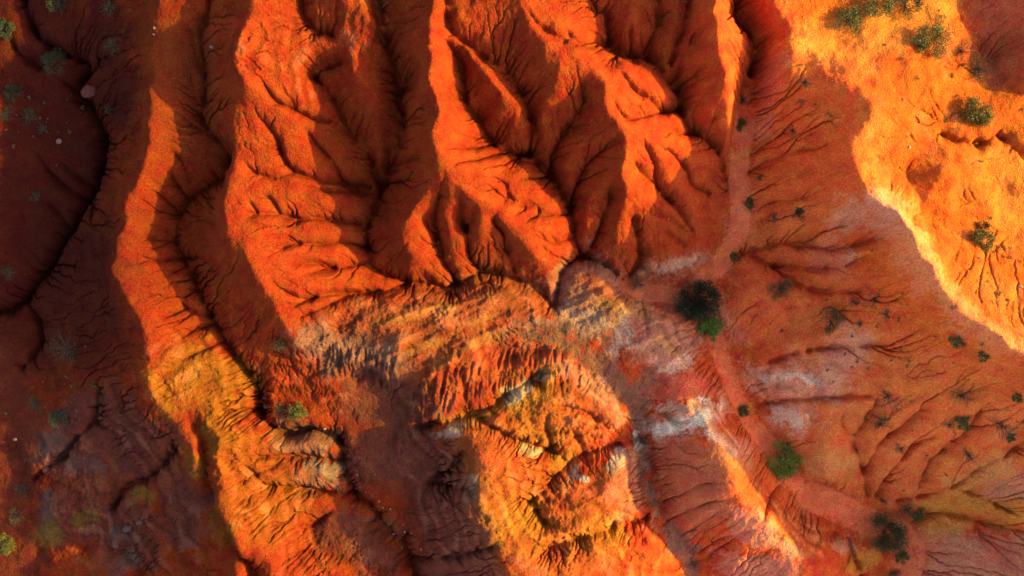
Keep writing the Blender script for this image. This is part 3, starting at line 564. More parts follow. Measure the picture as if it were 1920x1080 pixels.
exec_paints = [
 # scrubby clay at the left, its deep shade partly painted into the colour
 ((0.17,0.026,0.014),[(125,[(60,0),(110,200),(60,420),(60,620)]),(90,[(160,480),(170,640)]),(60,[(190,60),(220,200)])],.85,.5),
 ((0.42,0.085,0.03),[(60,[(340,100),(350,220)])],.4,.6),
 # right hand upland: yellow orange
 ((0.66,0.135,0.018),[(150,[(1830,240),(1800,330),(1880,480)]),(100,[(1720,160),(1700,280)]),(60,[(1720,470),(1860,600)]),(60,[(1560,20),(1760,0)])],.75,.5),
 ((0.74,0.25,0.05),[(60,[(1900,340),(1900,420)]),(28,[(1640,240),(1650,320),(1700,400)]),(45,[(1870,560),(1900,600)]),(40,[(1530,90),(1700,40),(1760,20)])],.6,.6),
 ((0.40,0.075,0.035),[(60,[(1900,-20),(1890,90)]),(30,[(1860,60),(1890,140)])],.85,.5),
 ((0.76,0.42,0.24),[(22,[(1660,385),(1700,420),(1740,500),(1790,570),(1850,620),(1920,655)])],.6,.7),
 # shaded slope below it
 ((0.66,0.098,0.022),[(130,[(1520,250),(1560,420)]),(160,[(1620,620),(1760,700)])],.7,.6),
 ((0.78,0.15,0.04),[(130,[(1560,820),(1700,850),(1850,850)]),(60,[(1500,620),(1600,660)])],.7,.6),
 ((0.62,0.12,0.03),[(45,[(1440,440),(1540,410),(1640,400)]),(50,[(1700,700),(1850,720)])],.6,.6),
 ((0.60,0.27,0.20),[(34,[(1620,395),(1665,400)]),(24,[(1545,480),(1580,490)]),(30,[(1500,700),(1540,700),(1600,650)])],.55,.6),
 ((0.62,0.09,0.028),[(48,[(1410,520),(1440,560),(1390,580)]),(20,[(1470,470),(1560,480)]),(16,[(1440,680),(1520,690)]),(30,[(1560,530),(1600,540)])],.7,.5),
 ((0.68,0.24,0.15),[(26,[(1430,715),(1500,712),(1560,735)]),(30,[(1470,770),(1500,790)])],.8,.5),
 ((0.72,0.42,0.32),[(7,[(1440,712),(1500,705),(1540,725)]),(14,[(1465,775),(1500,795)])],.7,.6),
 ((0.56,0.24,0.08),[(30,[(1540,870),(1580,880)]),(25,[(1860,880),(1800,900)])],.6,.6),
 ((0.60,0.18,0.03),[(42,[(1790,950),(1900,950)]),(30,[(1770,990),(1740,990)]),(20,[(1600,1060),(1640,1040)])],.9,.5),
 ((0.50,0.17,0.11),[(40,[(1850,1040),(1760,1060),(1920,1060)]),(25,[(1880,920),(1920,900)])],.8,.5),
 # foot of the fourth ridge: white rilled apron
 ((0.62,0.25,0.16),[(16,[(1215,508),(1260,500),(1310,485)])],.8,.9),
 ((0.66,0.38,0.28),[(6,[(1240,504),(1275,497),(1305,488)])],.6,.9),
 # pale mound
 ((0.50,0.20,0.145),[(60,[(1090,540),(1150,570),(1240,620),(1270,660)]),(30,[(1070,510),(1110,505)])],.9,.4),
 ((0.60,0.34,0.27),[(22,[(1075,590),(1110,600),(1150,640)]),(10,[(1170,590),(1180,640)]),(14,[(1290,680),(1240,700)]),(8,[(1180,540),(1230,560)])],.85,.6),
 ((0.55,0.11,0.05),[(15,[(1100,530),(1140,550),(1180,560)]),(16,[(1240,570),(1290,610)]),(10,[(1140,630),(1130,650)])],.75,.6),
 ((0.60,0.26,0.09),[(14,[(1110,565),(1200,580)]),(14,[(1240,640),(1260,655)])],.6,.6),
 # striped band
 ((0.52,0.115,0.045),[(50,[(640,640),(760,600),(900,560),(980,570)]),(35,[(760,690),(880,640),(980,620)])],.85,.4),
 ((0.42,0.10,0.045),[(8,[(690,590),(800,570),(860,590)]),(7,[(790,640),(880,600),(990,580)]),(8,[(650,640),(720,620)]),(7,[(900,560),(1000,545)])],.8,.6),
 ((0.58,0.20,0.055),[(6,[(750,670),(820,640),(900,600),(950,595)]),(7,[(700,610),(780,590),(850,570)]),(10,[(800,700),(880,650),(960,625)])],.8,.6),
 ((0.62,0.10,0.035),[(12,[(760,715),(830,690),(900,660)])],.7,.6),
 ((0.36,0.17,0.145),[(38,[(600,650),(680,670),(720,680)]),(26,[(1000,640),(1080,650)]),(14,[(970,605),(1060,615)])],.8,.5),
 # gravelly wash of the middle
 ((0.26,0.115,0.085),[(24,[(960,640),(1050,650),(1120,690),(1170,740),(1200,790)]),(10,[(1205,820),(1215,900),(1235,970)]),(20,[(1250,990),(1300,1060)]),(22,[(1225,715),(1195,745)])],.9,.4),
 # red comb bluff
 ((0.56,0.085,0.032),[(42,[(820,740),(880,710),(960,690)]),(30,[(1000,680),(1060,690)])],.95,.35),
 ((0.55,0.24,0.20),[(20,[(1070,690),(1120,740),(1160,780)])],.8,.5),
 # bright mound
 ((0.58,0.15,0.03),[(80,[(930,880),(950,960),(1080,1000)]),(50,[(1000,750),(1080,790)])],.8,.5),
 ((0.60,0.20,0.03),[(22,[(960,760),(1020,720)]),(20,[(990,810),(1030,830)]),(24,[(1040,870),(1060,860)]),(22,[(900,960),(930,1000)]),(30,[(1000,960),(960,980)]),(24,[(1100,1000),(1150,990)]),(10,[(820,790),(900,780),(950,750)])],.8,.5),
 ((0.72,0.50,0.32),[(13,[(960,740),(1010,710)]),(8,[(1080,880),(1060,920)]),(8,[(980,840),(1010,850)]),(10,[(880,930),(885,900)])],.8,.6),
 ((0.60,0.10,0.03),[(34,[(1110,800),(1090,780)]),(34,[(920,840),(900,850)]),(30,[(1120,920),(1050,930)]),(24,[(960,880),(980,900)]),(20,[(1040,1050),(1100,1060)])],.85,.5),
 ((0.74,0.52,0.42),[(12,[(812,818),(850,806)])],.85,.9),
 ((0.70,0.55,0.49),[(7,[(1190,815),(1195,835)]),(10,[(1165,850),(1150,870)]),(6,[(1080,890),(1100,900)])],.8,.6),
 ((0.50,0.20,0.14),[(30,[(1180,880),(1185,950)])],.6,.5),
 # ridge beside the wash
 ((0.66,0.34,0.26),[(30,[(1245,790),(1300,785),(1345,775)]),(22,[(1340,810),(1390,855)])],.6,.8),
 ((0.62,0.10,0.05),[(34,[(1260,730),(1320,720)])],.9,.3),
 ((0.85,0.66,0.56),[(13,[(1240,805),(1290,795),(1325,775)]),(7,[(1330,812),(1358,832),(1380,855)]),(8,[(1320,750),(1350,762)])],.85,.9),
 ((0.52,0.29,0.22),[(12,[(1245,765),(1300,765)])],.7,.5),
 ((0.48,0.115,0.055),[(55,[(1290,880),(1310,960)])],.8,.4),
 ((0.44,0.10,0.03),[(24,[(1350,810),(1390,880),(1420,930)]),(26,[(1460,960),(1520,1000)]),(14,[(1340,760),(1335,755)])],.7,.5),
 ((0.55,0.20,0.14),[(30,[(1400,980),(1440,1010)]),(30,[(1450,1060),(1380,1070)])],.6,.5),
 ((0.50,0.22,0.13),[(10,[(1440,1010),(1500,1040)]),(10,[(1570,1020),(1600,1030)])],.7,.6),
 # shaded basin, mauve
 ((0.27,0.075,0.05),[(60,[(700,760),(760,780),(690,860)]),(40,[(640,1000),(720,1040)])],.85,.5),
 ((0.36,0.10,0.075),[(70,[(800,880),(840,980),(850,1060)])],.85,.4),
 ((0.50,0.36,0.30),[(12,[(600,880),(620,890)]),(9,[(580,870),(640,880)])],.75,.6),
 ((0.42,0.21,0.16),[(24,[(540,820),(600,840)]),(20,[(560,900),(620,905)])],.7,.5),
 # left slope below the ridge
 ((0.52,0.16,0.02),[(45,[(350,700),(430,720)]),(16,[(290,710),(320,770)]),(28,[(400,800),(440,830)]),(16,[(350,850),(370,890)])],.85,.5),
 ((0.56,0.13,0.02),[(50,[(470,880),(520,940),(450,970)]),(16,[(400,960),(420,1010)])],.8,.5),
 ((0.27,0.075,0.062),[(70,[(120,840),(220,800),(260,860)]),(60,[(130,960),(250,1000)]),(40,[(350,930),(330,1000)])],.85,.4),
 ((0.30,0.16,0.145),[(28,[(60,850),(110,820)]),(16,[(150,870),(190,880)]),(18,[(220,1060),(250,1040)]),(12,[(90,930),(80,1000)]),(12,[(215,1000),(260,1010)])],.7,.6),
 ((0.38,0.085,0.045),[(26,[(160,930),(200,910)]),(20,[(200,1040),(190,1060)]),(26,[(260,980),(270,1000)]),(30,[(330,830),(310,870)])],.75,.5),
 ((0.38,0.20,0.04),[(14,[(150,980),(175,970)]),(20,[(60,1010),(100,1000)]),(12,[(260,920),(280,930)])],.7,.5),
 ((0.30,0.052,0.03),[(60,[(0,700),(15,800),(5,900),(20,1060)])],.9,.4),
 # the wash
 ((0.62,0.115,0.048),[(19,[(1392,225),(1385,350),(1387,410),(1376,455),(1345,500),(1315,530)]),(17,[(1180,535),(1245,553),(1300,560)]),(19,[(1320,545),(1330,590),(1345,650),(1362,700),(1385,750),(1412,800),(1450,845),(1490,905)]),
   (31,[(1520,930),(1580,958),(1640,985),(1690,1005)]),(30,[(1705,1030),(1700,1070),(1690,1140)])],.9,.3),
 ((0.50,0.16,0.11),[(12,[(1455,120),(1440,190),(1425,250)]),(14,[(1300,540),(1390,640)])],.4,.6),
]
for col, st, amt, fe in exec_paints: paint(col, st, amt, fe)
# strata: thin wandering beds that crop out in the badlands, and general mottling
bed = BED
bed2 = np.sin(BEDH * 17.0 + bedn * 3 + GX * .8 + GY * 0.6 + 1)
mott = field(0.3, 3, 1.3); mot2 = field(0.1, 0.6, .6)
S = ROUGH[..., None]
ALB *= 1 + 0.10 * (mott[..., None] * 0.7 + mot2[..., None] * 0.4)
ALB *= 1 + S * 0.20 * (bed + 0.6 * bed2)[..., None]
t = np.clip((bed * 0.6 + mott * 0.5 - 0.55) * 1.6, 0, 1)[..., None] * S * 0.25
ALB = ALB * (1 - t) + np.array((0.60, 0.27, 0.13)) * t
t = np.clip((bed2 * 0.7 - mott * 0.5 - 0.6) * 1.6, 0, 1)[..., None] * S * 0.3
ALB = ALB * (1 - t) + np.array((0.46, 0.07, 0.03)) * t
t = (np.clip(mott - 0.6, 0, 1) * RIGHT * 0.45)[..., None]
ALB = ALB * (1 - t) + np.array((0.56, 0.15, 0.04)) * t
# light level painted into the earth colours: dim to the west, full eastward
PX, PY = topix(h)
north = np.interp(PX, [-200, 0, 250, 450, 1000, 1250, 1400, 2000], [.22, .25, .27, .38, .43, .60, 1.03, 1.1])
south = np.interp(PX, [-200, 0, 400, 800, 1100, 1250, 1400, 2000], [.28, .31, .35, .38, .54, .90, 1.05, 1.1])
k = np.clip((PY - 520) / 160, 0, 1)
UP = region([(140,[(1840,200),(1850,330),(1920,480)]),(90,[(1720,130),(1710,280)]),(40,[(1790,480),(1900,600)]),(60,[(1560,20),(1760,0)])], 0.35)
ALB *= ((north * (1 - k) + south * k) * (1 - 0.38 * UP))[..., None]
ALB *= 1 + 0.13 * field(0.045, 0.2, 0.0)[..., None]
ALB = np.clip(ALB, 0.004, 0.85)
print('colour', round(time.time() - T0, 1))

def earth_material(name, grain, rough):
    m = bpy.data.materials.new(name); m.use_nodes = True
    n = m.node_tree.nodes; l = m.node_tree.links
    b = n['Principled BSDF']; b.inputs['Roughness'].default_value = rough
    b.inputs['Specular IOR Level'].default_value = 0.03
    at = n.new('ShaderNodeAttribute'); at.attribute_name = 'earth'
    tc = n.new('ShaderNodeTexCoord')
    n1 = n.new('ShaderNodeTexNoise'); n1.inputs['Scale'].default_value = 7.5; n1.inputs['Detail'].default_value = 6; n1.inputs['Roughness'].default_value = .75
    n2 = n.new('ShaderNodeTexNoise'); n2.inputs['Scale'].default_value = 1.3; n2.inputs['Detail'].default_value = 5
    l.new(tc.outputs['Object'], n1.inputs['Vector']); l.new(tc.outputs['Object'], n2.inputs['Vector'])
    mr = n.new('ShaderNodeMapRange'); mr.inputs[1].default_value = .3; mr.inputs[2].default_value = .7; mr.inputs[3].default_value = .70; mr.inputs[4].default_value = 1.30
    l.new(n1.outputs[0], mr.inputs[0])
    hs = n.new('ShaderNodeHueSaturation'); l.new(at.outputs['Color'], hs.inputs['Color']); l.new(mr.outputs[0], hs.inputs['Value'])
    mh = n.new('ShaderNodeMapRange'); mh.inputs[1].default_value = .3; mh.inputs[2].default_value = .7; mh.inputs[3].default_value = .492; mh.inputs[4].default_value = .508
    l.new(n2.outputs[0], mh.inputs[0]); l.new(mh.outputs[0], hs.inputs['Hue'])
    l.new(hs.outputs[0], b.inputs['Base Color'])
    vo = n.new('ShaderNodeTexVoronoi'); vo.inputs['Scale'].default_value = 11.0
    l.new(tc.outputs['Object'], vo.inputs['Vector'])
    ad = n.new('ShaderNodeMath'); ad.operation = 'MULTIPLY_ADD'; l.new(vo.outputs[0], ad.inputs[0]); ad.inputs[1].default_value = .4; l.new(n1.outputs[0], ad.inputs[2])
    bp = n.new('ShaderNodeBump'); bp.inputs['Strength'].default_value = grain; bp.inputs['Distance'].default_value = .14
    l.new(ad.outputs[0], bp.inputs['Height']); l.new(bp.outputs[0], b.inputs['Normal'])
    return m

def make_sheet(name, keep, mat):
    "one object from the grid faces marked in keep (NY-1 x NX-1)"
    j, i = np.nonzero(keep)
    q = np.stack([j * NX + i, j * NX + i + 1, (j + 1) * NX + i + 1, (j + 1) * NX + i], 1)
    used = np.zeros(N, bool); used[q.ravel()] = True
    remap = np.cumsum(used) - 1
    co = np.stack([GX.ravel(), GY.ravel(), h.ravel()], 1)[used].astype(np.float32)
    q = remap[q].astype(np.int32)
    me = bpy.data.meshes.new(name)
    me.vertices.add(len(co)); me.vertices.foreach_set('co', co.ravel())
    me.loops.add(q.size); me.loops.foreach_set('vertex_index', q.ravel())
    me.polygons.add(len(q)); me.polygons.foreach_set('loop_start', np.arange(0, q.size, 4, dtype=np.int32))
    me.update(calc_edges=True)
    me.polygons.foreach_set('use_smooth', np.ones(len(q), bool))
    ca = me.attributes.new('earth', 'FLOAT_COLOR', 'POINT')
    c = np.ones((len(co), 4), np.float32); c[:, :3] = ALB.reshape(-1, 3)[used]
    ca.data.foreach_set('color', c.ravel())
    me.materials.append(mat)
    o = bpy.data.objects.new(name, me); scene.collection.objects.link(o)
    o['kind'] = 'structure'
    return o
pm = PATHM[:-1, :-1] > 0.5
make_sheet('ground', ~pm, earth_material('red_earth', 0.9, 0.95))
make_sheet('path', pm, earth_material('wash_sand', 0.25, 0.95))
# the land beyond, down to the horizon
me = bpy.data.meshes.new('far_ground'); 
ring = [(X0,Y0),(X1,Y0),(X1,Y1),(X0,Y1)]; big = [(-900,-900),(900,-900),(900,900),(-900,900)]
nseg = 60
vs, fs = [], []
def edgepts(k):
    if k == 0: return [(X0 + (NX-1)*DX * t, Y0) for t in np.linspace(0,1,nseg)]
    if k == 1: return [(X0 + (NX-1)*DX, Y0 + (NY-1)*DX * t) for t in np.linspace(0,1,nseg)]
    if k == 2: return [(X0 + (NX-1)*DX * (1-t), Y0 + (NY-1)*DX) for t in np.linspace(0,1,nseg)]
    return [(X0, Y0 + (NY-1)*DX * (1-t)) for t in np.linspace(0,1,nseg)]
rs = random.Random(3)
rim = [p for k in range(4) for p in edgepts(k)[:-1]]
M = len(rim)
for ringk, sc in enumerate((0, 4, 12, 30, 80, 250, 900)):
    for (x, y) in rim:
        L = math.hypot(x, y); z = float(sample(h, x, y)) - 0.02
        if ringk: z = z * max(0, 1 - sc / 60) + (3 + rs.uniform(-1, 1) * 1.5) * min(1, sc / 60)
        vs.append((x + x / L * sc, y + y / L * sc, z))
for r_ in range(6):
    for i in range(M): fs.append((r_*M+i, (r_+1)*M+i, (r_+1)*M+(i+1)%M, r_*M+(i+1)%M))
me.from_pydata(vs, [], fs); me.update()
ca = me.attributes.new('earth', 'FLOAT_COLOR', 'POINT')
for d in ca.data: d.color = (.45, .11, .035, 1)
me.materials.append(bpy.data.materials['red_earth'])
fg = bpy.data.objects.new('far_ground', me); scene.collection.objects.link(fg); fg['kind'] = 'structure'
print('meshes', round(time.time() - T0, 1))
# ------------------------------------------------------------------ plants and stones
def leaf_mat(name, c1, c2):
    m = bpy.data.materials.new(name); m.use_nodes = True
    n = m.node_tree.nodes; l = m.node_tree.links
    b = n['Principled BSDF']; b.inputs['Roughness'].default_value = .7; b.inputs['Specular IOR Level'].default_value = .2
    tc = n.new('ShaderNodeTexCoord'); no = n.new('ShaderNodeTexNoise'); no.inputs['Scale'].default_value = 9; no.inputs['Detail'].default_value = 3
    l.new(tc.outputs['Object'], no.inputs['Vector'])
    cr = n.new('ShaderNodeValToRGB'); cr.color_ramp.elements[0].position = .35; cr.color_ramp.elements[1].position = .65
    cr.color_ramp.elements[0].color = (*c1, 1); cr.color_ramp.elements[1].color = (*c2, 1)
    l.new(no.outputs[0], cr.inputs[0]); l.new(cr.outputs[0], b.inputs['Base Color'])
    return m
LM = {
 'dark': leaf_mat('dark_leaf', (.022, .026, .010), (.06, .06, .022)),
 'green': leaf_mat('fresh_leaf', (.07, .11, .012), (.17, .22, .025)),
 'olive': leaf_mat('olive_leaf', (.07, .062, .012), (.15, .12, .022)),
 'grey': leaf_mat('grey_leaf', (.065, .052, .014), (.14, .11, .035)),
 'dry': leaf_mat('dry_leaf', (.13, .075, .035), (.24, .15, .07)),
 'twig': leaf_mat('twig_bark', (.06, .032, .018), (.12, .065, .035)),
}
def mesh_obj(name, vs, fs, mat, parent=None, smooth=False):
    me = bpy.data.meshes.new(name); me.from_pydata(vs, [], fs); me.update()
    me.materials.append(mat)
    if smooth: me.polygons.foreach_set('use_smooth', [True] * len(fs))
    o = bpy.data.objects.new(name, me); scene.collection.objects.link(o)
    if parent: o.parent = parent
    return o

def twigs(rs, n, r, hgt, spread=1.0, thick=.010):
    "tapering three-sided branches that fan out from the root and fork"
    vs, fs = [], []; tips = []
    def seg(a, b, ra, rb):
        d = np.array(b) - np.array(a); L = np.linalg.norm(d) + 1e-6; d = d / L
        u = np.cross(d, (0.3, 0.5, .81)); u /= np.linalg.norm(u); v = np.cross(d, u)
        k = len(vs)
        for c, rr in ((a, ra), (b, rb)):
            for t in (0, 2.094, 4.189): vs.append(tuple(np.array(c) + rr * (math.cos(t) * u + math.sin(t) * v)))
        for t in range(3): fs.append((k + t, k + (t + 1) % 3, k + 3 + (t + 1) % 3, k + 3 + t))
    for _ in range(n):
        a = rs.uniform(0, 6.283); el = rs.uniform(.25, 1.45); L = r * rs.uniform(.6, 1.0)
        p = np.zeros(3); d = np.array((math.cos(a) * math.cos(el) * spread, math.sin(a) * math.cos(el) * spread, math.sin(el) * hgt / r))
        w = thick
        for s in range(3):
            q = p + d * L / 3 + np.array([rs.uniform(-1, 1) for _ in range(3)]) * L * .06
            seg(p, q, w, w * .7); w *= .7
            for _k in range(2):
                e = q + (d + np.array([rs.uniform(-.6, .6) for _ in range(3)])) * L * .22
                seg(q, e, w * .7, w * .3); tips.append(e)
            p = q
        tips.append(p)
    return vs, fs, tips

def leaves(rs, n, r, hgt, size, lumps=9, gap=0.0, radial=False):
    "many small leaf faces gathered in clumps through a low dome"
    cl = []
    for _ in range(lumps):
        a = rs.uniform(0, 6.283); q = math.sqrt(rs.random()) * r * .72
        cl.append((q * math.cos(a), q * math.sin(a), hgt * rs.uniform(.25, .8) * (1 - .5 * (q / r) ** 2), r * rs.uniform(.22, .42)))
    vs, fs = [], []
    for _ in range(n):
        cx, cy, cz, cr = cl[rs.randrange(len(cl))]
        g = [rs.gauss(0, 1) for _ in range(3)]; L = math.sqrt(sum(t * t for t in g)) + 1e-6
        rr = cr * (rs.random() ** .45)
        p = np.array((cx + g[0] / L * rr, cy + g[1] / L * rr, max(.01, cz + g[2] / L * rr * .8)))
        if radial:
            d = p - np.array((0, 0, -.15 * r)); d = d / np.linalg.norm(d) + np.array([rs.uniform(-.25, .25) for _ in range(3)])
        else: d = np.array([rs.uniform(-1, 1) for _ in range(3)])
        d = d / (np.linalg.norm(d) + 1e-6)
        s = np.cross(d, [rs.uniform(-1, 1) for _ in range(3)]); s = s / (np.linalg.norm(s) + 1e-6)
        l1 = size * rs.uniform(.7, 1.5) * (2.6 if radial else 1.3); w = size * rs.uniform(.35, .6) * (.7 if radial else 1)
        k = len(vs)
        vs += [tuple(p), tuple(p + d * l1 * .5 + s * w), tuple(p + d * l1), tuple(p + d * l1 * .5 - s * w)]
        fs.append((k, k + 1, k + 2, k + 3))
    return vs, fs

def tagit(o, label, cat, group=None, kind=None):
    o['label'] = label
    if cat: o['category'] = cat
    if group: o['group'] = group
    if kind: o['kind'] = kind

KINDS = {  # name, leaves, size, twigs, height factor, material, radial
 'dense': ('shrub', 4200, .050, 14, .75, 'green', False),
 'thorn': ('shrub', 6500, .055, 26, .75, 'dark', True),
 'silver': ('sagebrush', 4000, .050, 24, .7, 'grey', True),
 'bush': ('shrub', 2200, .050, 14, .7, 'olive', False),
 'greyb': ('sagebrush', 1600, .042, 22, .6, 'grey', True),
 'scrub': ('dry_scrub', 420, .040, 34, .5, 'grey', False),
 'dryb': ('dry_scrub', 260, .038, 34, .45, 'dry', False),
}
def plant(px, py, rp, kind, label, seed, group=None):
    name, nl, ls, nt, hf, mk, rad = KINDS[kind]
    rs = random.Random(seed)
    x, y, z = [float(v) for v in ground(px, py)]
    e = bpy.data.objects.new(name, None); scene.collection.objects.link(e)
    e.location = (x, y, z - .02); e.empty_display_size = .3
    r = rp / PPM * (1.3 if px > 320 else 1.0)
    tagit(e, label, 'sagebrush' if name == 'sagebrush' else ('scrub' if name == 'dry_scrub' else 'shrub'), group)
    v, f, tips = twigs(rs, nt, r, r * hf, thick=.012 + .006 * r)
    mesh_obj('stems', v, f, LM['twig'], e)
    v, f = leaves(rs, int(nl * min(1.3, .25 + r)), r, r * hf * 1.3, ls * (.7 + .3 * r), lumps=int(7 + 10 * r), radial=rad)
    mesh_obj('foliage', v, f, LM['dark' if px < 320 and 'yellow' not in label else mk], e)  # left-hand plants take dark leaves, painting the shade there into their colour
    return e

PLANTS = [
 (1305,556,37,'thorn','large dark spiky shrub where the sandy wash forks below the pale apron'),
 (1331,619,23,'dense','round bright green shrub just below the large dark spiky shrub in the wash'),
 (1466,858,32,'dense','big bright green shrub at the narrowing of the lower wash'),
 (1657,997,32,'silver','round grey-green sagebrush alone on the wide lower end of the wash'),
 (1393,771,11,'bush','little green shrub in the middle of the wash beside the white outcrop'),
 (1591,38,22,'bush','olive shrub throwing a long shadow on the sunny flat at the top'),
 (1640,10,26,'bush','straggly olive shrub at the top edge of the sunny flat'),
 (1697,10,22,'greyb','grey-green sagebrush at the top edge beside the pale track'),
 (1752,72,31,'bush','large olive shrub on the sunny upland below the pale track'),
 (1724,84,15,'bush','small yellow-green shrub touching the left side of the large upland shrub'),
 (1800,96,22,'scrub','sparse green scrub between the upland shrub and the shaded red gully'),
 (1832,132,26,'scrub','sparse green scrub on the lip of the shaded red gully'),
 (1826,208,24,'bush','dark olive shrub on the sunny ground above the undercut gully'),
 (1843,222,14,'bush','small olive shrub against the lower right of the one above the undercut gully'),
 (1838,455,20,'bush','green shrub in the middle of the brightest orange slope'),
 (1838,428,12,'greyb','small blue-grey sagebrush right above the shrub of the bright orange slope'),
 (1558,603,20,'greyb','round grey sagebrush on the shaded fan right of the red mound'),
 (1461,542,19,'greyb','grey sagebrush on the upper right flank of the red mound'),
 (1480,536,8,'dryb','small dry scrub touching the grey sagebrush of the red mound'),
 (1198,531,17,'scrub','flat green scrub in the narrow side wash left of the white apron'),
 (1142,498,9,'scrub','tiny green scrub in the side wash at the top of the pale mound'),
 (1406,381,10,'bush','small dark green shrub on the right edge of the upper wash'),
 (1374,480,8,'bush','small green shrub at the bend of the wash beside loose stones'),
 (1410,464,6,'dryb','tiny brown scrub right of the bend of the wash'),
 (1388,235,10,'bush','green shrub at the foot of the narrow canyon at the head of the wash'),
 (1392,188,9,'scrub','dull green scrub inside the narrow canyon above the wash'),
 (1690,1043,12,'bush','small dark shrub below the round sagebrush of the lower wash'),
 (1677,1074,13,'scrub','dull green scrub at the bottom edge of the lower wash'),
 (1700,955,20,'scrub','low green scrub in the gully mouth above the round sagebrush'),
 (1720,963,12,'bush','small dark shrub at the right end of the gully mouth scrub'),
 (1656,938,9,'dryb','tiny brown scrub on the wash left of the gully mouth'),
 (1665,742,30,'dryb','wide dry twiggy scrub on the slope above the branching gullies'),
 (1650,795,20,'scrub','grey scrub on the brow between the first two branching gullies'),
 (1802,740,18,'scrub','sparse scrub high on the shaded slope right of the wide dry scrub'),
 (1804,790,14,'bush','dark shrub in the middle of the lower shaded slope'),
 (1780,795,11,'dryb','small dry scrub left of the dark shrub on the lower shaded slope'),
 (1878,798,26,'dryb','wide faded scrub low on the right edge of the shaded slope'),
 (1815,852,17,'scrub','grey scrub beside the long diagonal gully'),
 (1893,818,9,'bush','small green shrub below the wide faded scrub at the right edge'),
 (1688,840,11,'scrub','small grey scrub between the second and third branching gullies'),
 (1792,636,13,'bush','green shrub just below the sunlit rim at the right'),
 (1842,667,9,'bush','small bright green shrub below the rim near the right edge'),
 (1907,745,9,'bush','small green shrub at the right edge below the rim'),
 (1600,566,11,'scrub','small green scrub above the round grey sagebrush'),
 (1640,560,18,'dryb','dry scrub on the brown patch of the shaded slope'),
 (1662,590,13,'dryb','smaller dry scrub below the brown patch of the shaded slope'),
 (1612,608,8,'dryb','tiny dry scrub right of the round grey sagebrush'),
 (1498,403,10,'greyb','small grey sagebrush on the ochre slope right of the wash'),
 (1452,408,8,'dryb','tiny dark scrub on the ochre slope nearer the wash'),
 (1425,333,7,'scrub','tiny scrub beside the upper wash below the first gullies'),
 (1487,245,9,'scrub','small scrub high on the shaded slope below the top right rim'),
 (1510,155,11,'dryb','dry scrub at the shadow edge near the top right flat'),
 (128,655,42,'scrub','wide twiggy shrub deep in the shade of the left valley'),
 (68,760,22,'scrub','twiggy scrub in the dark hollow at the lower left'),
 (115,782,22,'bush','dark shrub beside the twiggy scrub of the dark hollow'),
 (12,1020,22,'bush','yellow-green shrub at the bottom left edge'),
 (32,965,20,'scrub','dark scrub above the yellow-green shrub at the bottom left'),
 (45,915,20,'scrub','dark scrub in the bottom left ravine'),
 (28,175,18,'greyb','grey scrub at the left edge next to the small sunlit patch'),
 (14,212,20,'scrub','dark scrub at the left edge below the small sunlit patch'),
 (55,220,18,'scrub','dull green scrub on the left slope facing the ravine'),
 (80,243,14,'scrub','small dull scrub at the lower end of the left slope clump'),
 (103,116,24,'greyb','grey tangled scrub beside the bend of the upper left ravine'),
 (12,55,22,'bush','dark green shrub in the top left corner'),
 (110,5,22,'greyb','grey scrub at the top edge in the deep shade'),
 (205,12,20,'scrub','faint scrub at the top edge left of the long ridge'),
 (215,85,22,'scrub','faint scrub in the shade halfway up the long ridge'),
 (210,205,14,'scrub','small grey scrub above the dark ravine at the left'),
 (66,370,12,'scrub','small twiggy scrub on the left bank of the dark ravine'),
 (14,512,18,'scrub','dark scrub at the left edge above the ravine mouth'),
 (527,643,14,'scrub','small dark scrub at the foot of the second ridge'),
 (555,772,18,'bush','dark scrubby shrub in the hollow below the sunlit orange band'),
 (525,768,14,'scrub','yellowish scrub at the left end of the hollow below the orange band'),
]
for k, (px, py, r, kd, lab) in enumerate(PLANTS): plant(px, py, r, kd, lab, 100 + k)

# small dry tufts: four meshes, each tuft its own object
tuft_meshes = []
for k in range(5):
    rs = random.Random(900 + k)
    v, f, _ = twigs(rs, 7, .16, .11, thick=.006)
    v2, f2 = leaves(rs, 46, .15, .14, .034, lumps=4)
    n0 = len(v)
    me = bpy.data.meshes.new('tuft'); me.from_pydata(v + v2, [], f + [tuple(i + n0 for i in q) for q in f2]); me.update()
    me.materials.append(LM[('dry', 'olive', 'grey', 'dry', 'scrub')[k]] if k < 4 else LM['grey'])
    tuft_meshes.append(me)
def tufts(n, cx, cy, rx, ry, label, group, seed, dark=False):
    rs = random.Random(seed)
    if dark: n = int(n * .8)
    for _ in range(n):
        px = cx + rs.gauss(0, .5) * rx; py = cy + rs.gauss(0, .5) * ry
        if not (4 < px < 1916 and 4 < py < 1076): continue
        x, y, z = [float(q) for q in ground(px, py)]
        o = bpy.data.objects.new('dry_tuft', tuft_meshes[rs.randrange(5)]); scene.collection.objects.link(o)
        o.location = (x, y, z); s = rs.uniform(.4, 1.3); o.scale = (s, s, s); o.rotation_euler = (0, 0, rs.uniform(0, 6.28))
        tagit(o, label, 'tuft', group)
tufts(34, 1660, 620, 150, 110, 'small dry tuft scattered over the shaded slope below the sunlit rim', 'tufts on the upper shaded slope', 1)
tufts(30, 1780, 790, 190, 110, 'small dry tuft among the scrub of the lower right shaded slope', 'tufts on the lower shaded slope', 2)
tufts(42, 1800, 150, 150, 120, 'small tuft on the sunny upland at the top right', 'tufts on the sunny upland', 3)
tufts(30, 1850, 480, 100, 140, 'small tuft on the bright orange slope at the right', 'tufts on the bright slope', 4)
tufts(24, 60, 200, 110, 90, 'small tuft in the shade at the far left', 'tufts at the far left', 5)
tufts(18, 1520, 190, 70, 80, 'small tuft on the shaded slope near the top right flat', 'tufts near the top right flat', 6)
